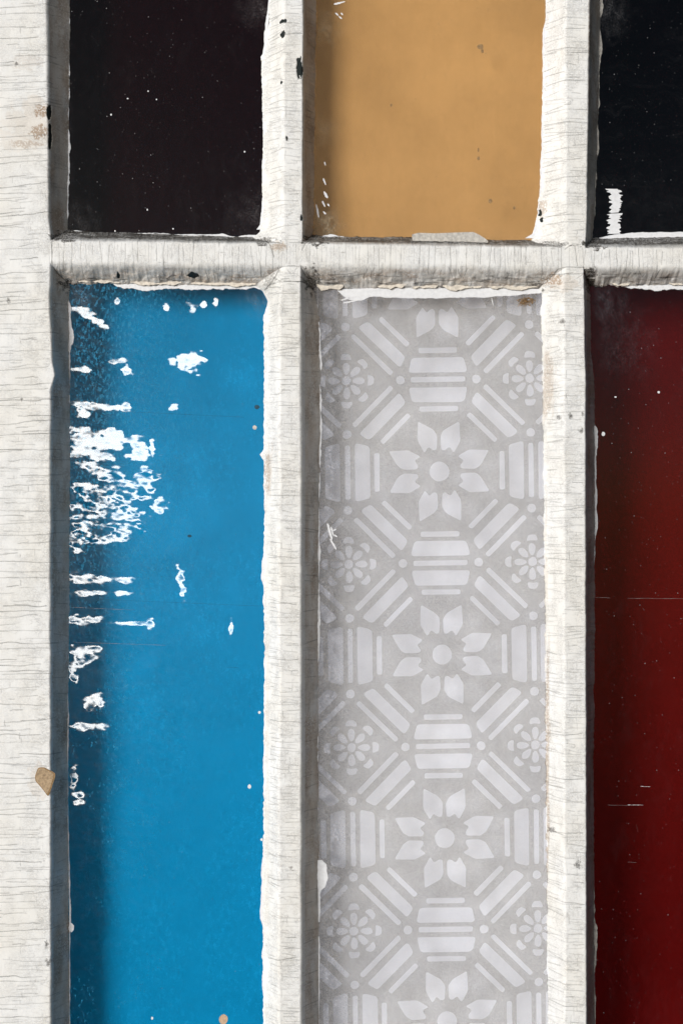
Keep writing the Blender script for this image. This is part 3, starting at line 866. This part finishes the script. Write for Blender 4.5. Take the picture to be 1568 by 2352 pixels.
# along the left edges of the panes
ragged('paint_edge', [(-120, 156, 162), (0, 156, 165), (60, 157, 162), (200, 156, 163), (330, 155, 163), (420, 155, 164), (500, 154, 160), (525, 154, 157)], M_fresh, p_tl, 401)
ragged('paint_edge', [(690, 158, 160), (705, 157, 166), (760, 158, 172), (795, 158, 168), (850, 158, 170), (880, 158, 166), (935, 158, 160)], M_fresh, p_bl, 402, 1.2, 2.5)
ragged('paint_edge', [(1500, 156, 159), (1560, 155, 161), (1700, 155, 160), (1840, 155, 159), (1960, 158, 161), (2080, 160, 165), (2200, 160, 163), (2352, 160, 165), (2480, 160, 166)], M_fresh, p_bl, 403, .8, 1.4)
ragged('paint_edge', [(700, 728, 733), (740, 730, 737), (900, 732, 741), (1000, 732, 743), (1100, 731, 738), (1300, 730, 736), (1420, 728, 741), (1510, 728, 738), (1530, 728, 731)], M_fresh, p_fr, 404, 1.0, 2.0)
ragged('paint_edge', [(1660, 728, 732), (1700, 727, 741), (1740, 727, 735), (1760, 727, 730)], M_fresh, p_fr, 405)
ragged('paint_edge', [(1975, 728, 740), (1985, 728, 750), (2010, 728, 754), (2035, 729, 748), (2045, 730, 738), (2120, 731, 734)], M_fresh, p_fr, 406, 1.5, 1.5)
ragged('paint_edge', [(2150, 730, 735), (2200, 731, 738), (2352, 732, 735), (2480, 732, 735)], M_fresh, p_fr, 407, .8, 1)
ragged('paint_edge', [(-100, 1376, 1384), (30, 1374, 1386), (200, 1370, 1382), (330, 1366, 1380), (420, 1364, 1371), (500, 1360, 1366)], M_grey, p_tr, 408, .8, 1.6)
ragged('paint_edge', [(975, 1362, 1368), (985, 1362, 1376), (1010, 1363, 1374), (1040, 1364, 1370), (1100, 1364, 1372), (1200, 1363, 1374), (1240, 1363, 1369), (1300, 1363, 1366)], M_fresh, p_rd, 409, 1.2, 1.5)
ragged('paint_edge', [(2010, 1361, 1365), (2080, 1361, 1369), (2120, 1361, 1372), (2220, 1362, 1370), (2320, 1364, 1368), (2480, 1364, 1370)], M_grey, p_rd, 410, 1.0, 1.5)
# along the right edges
ragged('paint_edge', [(-120, 622, 612), (0, 622, 610), (30, 620, 606), (60, 616, 604), (115, 610, 599), (300, 610, 602), (450, 608, 600), (515, 604, 596), (530, 596, 584)], M_fresh, p_tl, 411, 1.2, 1.6)
ragged('paint_edge', [(665, 620, 608), (690, 620, 612), (735, 617, 602), (800, 614, 604), (850, 612, 605), (960, 612, 604), (1030, 612, 603)], M_fresh, p_bl, 412, 1.4, 2.0)
ragged('paint_edge', [(1250, 612, 606), (1300, 612, 600), (1400, 612, 601), (1440, 612, 606), (1900, 612, 606), (2000, 612, 601), (2060, 612, 597), (2200, 612, 598), (2280, 612, 600), (2352, 612, 604), (2480, 612, 604)], M_fresh, p_bl, 413, 1.0, 1.5)
ragged('paint_edge', [(-100, 1262, 1250), (40, 1260, 1252), (80, 1258, 1244), (160, 1256, 1246), (330, 1254, 1242), (450, 1250, 1238), (510, 1244, 1230), (538, 1236, 1220), (550, 1230, 1200)], M_fresh, p_am, 414, 1.2, 1.4)
ragged('paint_edge', [(690, 1256, 1240), (720, 1254, 1238), (760, 1252, 1243), (1000, 1255, 1245), (1400, 1258, 1249), (1800, 1260, 1252), (2100, 1262, 1253), (2480, 1264, 1254)], M_fresh, p_fr, 415, 1.2, 1.2)
# along the bottoms of the upper panes
ragged('paint_edge', [(160, 534, 527), (215, 536, 531), (240, 540, 533), (300, 541, 531), (380, 542, 530), (430, 544, 534), (470, 548, 536), (520, 549, 537), (560, 550, 538), (598, 550, 534)], M_fresh, p_tl, 416, .8, 1.4, False)
ragged('paint_edge', [(735, 547, 541), (760, 548, 533), (785, 548, 536), (800, 548, 542), (900, 551, 541), (945, 551, 543)], M_fresh, p_am, 417, 1.2, 1.4, False)
ragged('paint_edge', [(1374, 552, 546), (1400, 552, 540), (1450, 551, 534), (1560, 550, 533), (1720, 548, 533)], M_fresh, p_tr, 418, .8, 1.2, False)
# along the tops of the lower panes
ragged('paint_edge', [(262, 652, 655), (285, 652, 664), (345, 652, 668), (400, 653, 664), (440, 653, 667), (470, 654, 664), (540, 655, 666), (590, 655, 662), (612, 656, 668)], M_fresh, p_bl, 419, 2.0, 2.6, False)
ragged('paint_edge', [(775, 664, 668), (800, 664, 690), (830, 663, 690), (850, 662, 682), (900, 662, 684), (1000, 662, 686), (1100, 662, 684), (1180, 663, 680), (1250, 664, 672)], M_fresh, p_fr, 420, 1.0, 1.4, False)
ragged('paint_edge', [(1425, 654, 658), (1460, 653, 664), (1500, 652, 668), (1568, 652, 664), (1720, 652, 666)], M_fresh, p_rd, 421, 2.0, 2.4, False)
# peeling cream layer hanging below the horizontal bar
for s_, (xa, xb, ya, h_, par) in enumerate([(180, 292, 644, 9, p_bl), (300, 420, 645, 11, p_bl), (430, 600, 646, 12, p_bl), (728, 790, 650, 17, p_fr), (858, 935, 648, 14, p_fr), (940, 1010, 646, 17, p_fr), (1015, 1110, 650, 15, p_fr), (1112, 1238, 653, 13, p_fr), (1400, 1470, 644, 12, p_rd), (1475, 1720, 640, 14, p_rd)]):
    n_ = 6
    pth = [(xa + (xb - xa) * q / n_, ya, ya + h_ * (.4 if q in (0, n_) else random.uniform(.7, 1.2))) for q in range(n_ + 1)]
    pth = [(u_, v_ + 2.5 * random.uniform(-1, 1), w2_) for u_, v_, w2_ in pth]
    ragged('paint_flake', pth, M_cream, window, 440 + s_, 2.0, 2.4, False, D - 5, 5.0)
# raised plate of old paint under the amber pane
slab('paint_flake', [(946, 541), (960, 538), (1000, 539), (1050, 537), (1085, 536), (1098, 542), (1112, 551), (1118, 556), (1116, 567), (1080, 566), (1030, 565), (985, 563), (950, 564), (947, 556)], M_grey, window, D - 14, 12, 1.2, 'pale grey plate of old paint under the amber pane')
# brush marks
def brush(cx, pts, parent, seed, label=None):
    r = random.Random(seed); L = []; Rr = []
    for (y_, a, b) in pts:
        L.append((a + r.uniform(-7, 5), y_)); Rr.append((b + r.uniform(-4, 7), y_ + r.uniform(-1, 1)))
    slab('brush_mark', L + Rr[::-1], M_fresh, parent, D, 1.2, .3, label)
def dens(pts, st=2.2):
    p = np.array(pts, float); yy = np.arange(p[0, 0], p[-1, 0], st)
    return [(v, float(np.interp(v, p[:, 0], p[:, 1])), float(np.interp(v, p[:, 0], p[:, 2]))) for v in yy]
brush(0, dens([(434, 1394, 1412), (440, 1398, 1422), (455, 1402, 1424), (470, 1403, 1420), (485, 1403, 1419), (490, 1403, 1409)]), p_tr, 1, 'jagged white brush mark on the black pane')
brush(0, dens([(491, 1398, 1422), (505, 1398, 1420), (520, 1396, 1418), (538, 1396, 1420)]), p_tr, 2)
for q, (xa, ya, xb, yb, w_) in enumerate([(752, 1203, 762, 1240, 7), (760, 1210, 766, 1232, 4), (758, 1238, 772, 1262, 4), (764, 1220, 772, 1215, 3), (766, 1228, 774, 1233, 3), (783, 690, 802, 684, 3), (788, 696, 822, 690, 3), (800, 684, 830, 678, 4), (792, 680, 806, 676, 2), (767, 10, 792, 4, 4), (770, 30, 777, 36, 3), (778, 38, 785, 44, 3), (783, 30, 787, 35, 3),
        (742, 410, 748, 425, 4), (744, 440, 752, 455, 6), (740, 462, 746, 475, 4), (752, 468, 756, 474, 3), (742, 486, 748, 492, 4), (745, 372, 747, 380, 2), (726, 470, 732, 500, 4), (1128, 684, 1132, 702, 1.5)]):
    d_ = np.array([xb - xa, yb - ya], float); L_ = np.hypot(*d_); d_ /= L_; nn = np.array([-d_[1], d_[0]])
    up_, dn_ = [], []
    for s_ in np.linspace(0, 1, 9):
        c_ = np.array([xa, ya]) + d_ * L_ * s_; ww = w_ / 2 * math.sin(math.pi * min(1, s_ * .9 + .08)) ** .5
        up_.append(tuple(c_ + nn * ww * random.uniform(.6, 1.3))); dn_.append(tuple(c_ - nn * ww * random.uniform(.6, 1.3)))
    par = p_fr if ya > 600 else p_am
    slab('brush_mark', up_ + dn_[::-1], M_fresh, par, D - 1.2, 1.0, .2)
# fine scratches and dust lines
def scratch(xa, ya, xb, yb, w_, par, mat, seed):
    s_ = np.linspace(0, 1, 24); x_ = xa + (xb - xa) * s_; y_ = ya + (yb - ya) * s_ + .5 * n1(s_ * 6, seed)
    h_ = np.maximum(.12, w_ / 2 * (.5 + .9 * n1(s_ * 9, seed + 1)))
    slab('scratch', list(zip(x_, y_ - h_)) + list(zip(x_[::-1], (y_ + h_)[::-1])), mat, par, D, .3, .05)
for q, a in enumerate([(1366, 1372, 1400, 1373, .8), (1440, 1374, 1568, 1375, 1.0), (1470, 1806, 1492, 1807, 1.2), (1395, 1849, 1440, 1850, .6), (1440, 1849, 1476, 1849, 1.6), (1460, 1895, 1464, 1910, .6), (1440, 1980, 1460, 1981, .6)]):
    scratch(*a[:4], a[4] * .7, p_rd, M_faint if q not in (2, 4) else M_fresh, 500 + q)
for q, a in enumerate([(245, 943, 560, 958, .5), (165, 1374, 600, 1392, .45), (170, 1475, 380, 1482, .8), (165, 1395, 310, 1401, .8), (520, 1532, 548, 1534, .8)]):
    scratch(*a, p_bl, M_faint if q in (2, 3) else M_navy, 520 + q)
# drops of paint
def drop(cx, cy, rx, ry, mat, parent, seed, name='paint_drop', d=D, thick=2.5, label=None):
    r = random.Random(seed)
    pts = [(cx + rx * (1 + r.uniform(-.15, .15)) * math.cos(q), cy + ry * (1 + r.uniform(-.15, .15)) * math.sin(q)) for q in np.linspace(0, 2 * math.pi, 12, endpoint=False)]
    return slab(name, pts, mat, parent, d, thick, min(1.1, rx * .3), label)
for i_, (a, b, rx_, ry_, par) in enumerate([(1384, 997, 3, 4, p_rd), (1511, 901, 2.2, 2.2, p_rd), (1412, 912, 2, 1.2, p_rd), (165, 2130, 5, 9, p_bl), (371, 2487, 3, 4, p_bl), (573, 1806, 3, 4, p_bl), (596, 1636, 2.5, 2.5, p_bl), (350, 2338, 2, 3, p_bl), (601, 1928, 2.5, 2.5, p_bl), (256, 264, 1.5, 1.8599999999999999, p_tl), (294, 227, 1.5, 1.24, p_tl), (339, 482, 1.2, 1.8599999999999999, p_tl), (562, 349, 1.5, 1.55, p_tl), (398, 526, 1.5, 1.24, p_tl), (265, 531, 1.2, 1.55, p_tl), (360, 229, 1.2, 1.24, p_tl), (341, 210, 1.2, 1.24, p_tl), (1290, 308, 2, 2, p_am)]):
    drop(a, b, rx_, ry_, M_fresh, par, i_)
for i_, (a, b, rx_, ry_, par) in enumerate([(1102, 108, 6, 5, p_am), (1107, 118, 2.5, 4, p_am), (1098, 364, 2.5, 4, p_am), (1125, 462, 3.5, 4, p_am), (1180, 478, 2, 3, p_am), (898, 242, 2, 3, p_am), (1250, 484, 3, 6, p_am), (1098, 345, 1.5, 5, p_am)]):
    drop(a, b, rx_, ry_, M_brown, par, 50 + i_, 'brown_fleck', D, 1.5)
for i_, (a, b, rx_, ry_) in enumerate([(590, 935, 5, 4), (585, 982, 4, 4), (436, 1231, 4, 2), (370, 2465, 3, 4)]):
    drop(a, b, rx_, ry_, M_grey if i_ == 1 else M_navy, p_bl, 70 + i_, 'dirt_fleck', D, 1.5)
# bare wood where the paint fell off the stile, with its torn rim
def patch(name, cx, cy, rx, ry, mat, d, th, seed, label):
    r = random.Random(seed); base = [(-.55, -1), (0, -1.02), (.5, -.9), (.98, -.75), (1, -.3), (.85, .2), (.75, .7), (.45, 1.05), (.05, .8), (-.45, .45), (-.85, -.1), (-1, -.55)]
    pts = roundpoly([(cx + rx * (a + r.uniform(-.14, .14)), cy + ry * (b + r.uniform(-.12, .12))) for a, b in base], 4, 2)
    return slab(name, pts, mat, window, d, th, 1, label)
patch('torn_paint_rim', 103, 1795, 22, 29, M_brown, 1.0, 2.2, 4, None)
patch('bare_wood_patch', 102, 1794, 19, 26, M_wood, -.3, 1.6, 4, 'tan patch of bare wood on the edge of the left stile')
# things stuck to the panes
def stuck(name, label, cat, o):
    o.name = name; o['label'] = label; o['category'] = cat; return o
chip = slab('paint_chip', roundpoly([(504, 2336), (514, 2328), (523, 2335), (522, 2345), (514, 2353), (505, 2347)], 4, 2), M_tan, None, D - 1, 4, 1.0)
stuck('paint_chip', 'small tan chip stuck near the bottom of the blue pane', 'chip', chip)
bm = bmesh.new()
r = random.Random(12)
for i_ in range(170):
    u = r.gauss(0, 1); v = r.gauss(0, 1)
    cx_, cy_ = 1207 + u * 9 + v * 2, 692 + v * 4.5 - u * 2.5
    L_ = r.uniform(2, 8); a_ = r.gauss(-.35, .5); w_ = r.uniform(.5, 1.4); dd = D - r.uniform(.6, 6)
    dx, dy = math.cos(a_) * L_ / 2, math.sin(a_) * L_ / 2; nx_, ny_ = -math.sin(a_) * w_, math.cos(a_) * w_
    q = [(cx_ - dx, cy_ - dy), (cx_ + nx_, cy_ + ny_), (cx_ + dx, cy_ + dy), (cx_ - nx_, cy_ - ny_)]
    bot = [bm.verts.new(W(tx(a, dd), ty(b, dd), dd)) for a, b in q]
    apex = bm.verts.new(W(tx(cx_, dd), ty(cy_, dd), dd - w_ * 1.4))
    for e in range(4): bm.faces.new([bot[e], bot[(e + 1) % 4], apex])
bmesh.ops.recalc_face_normals(bm, faces=bm.faces)
me = bpy.data.meshes.new('debris_clump'); bm.to_mesh(me); bm.free()
o = link('debris_clump', me, M_brown)
o['label'] = 'brown fluffy clump of debris stuck on the frosted pane under the horizontal bar'; o['category'] = 'debris'
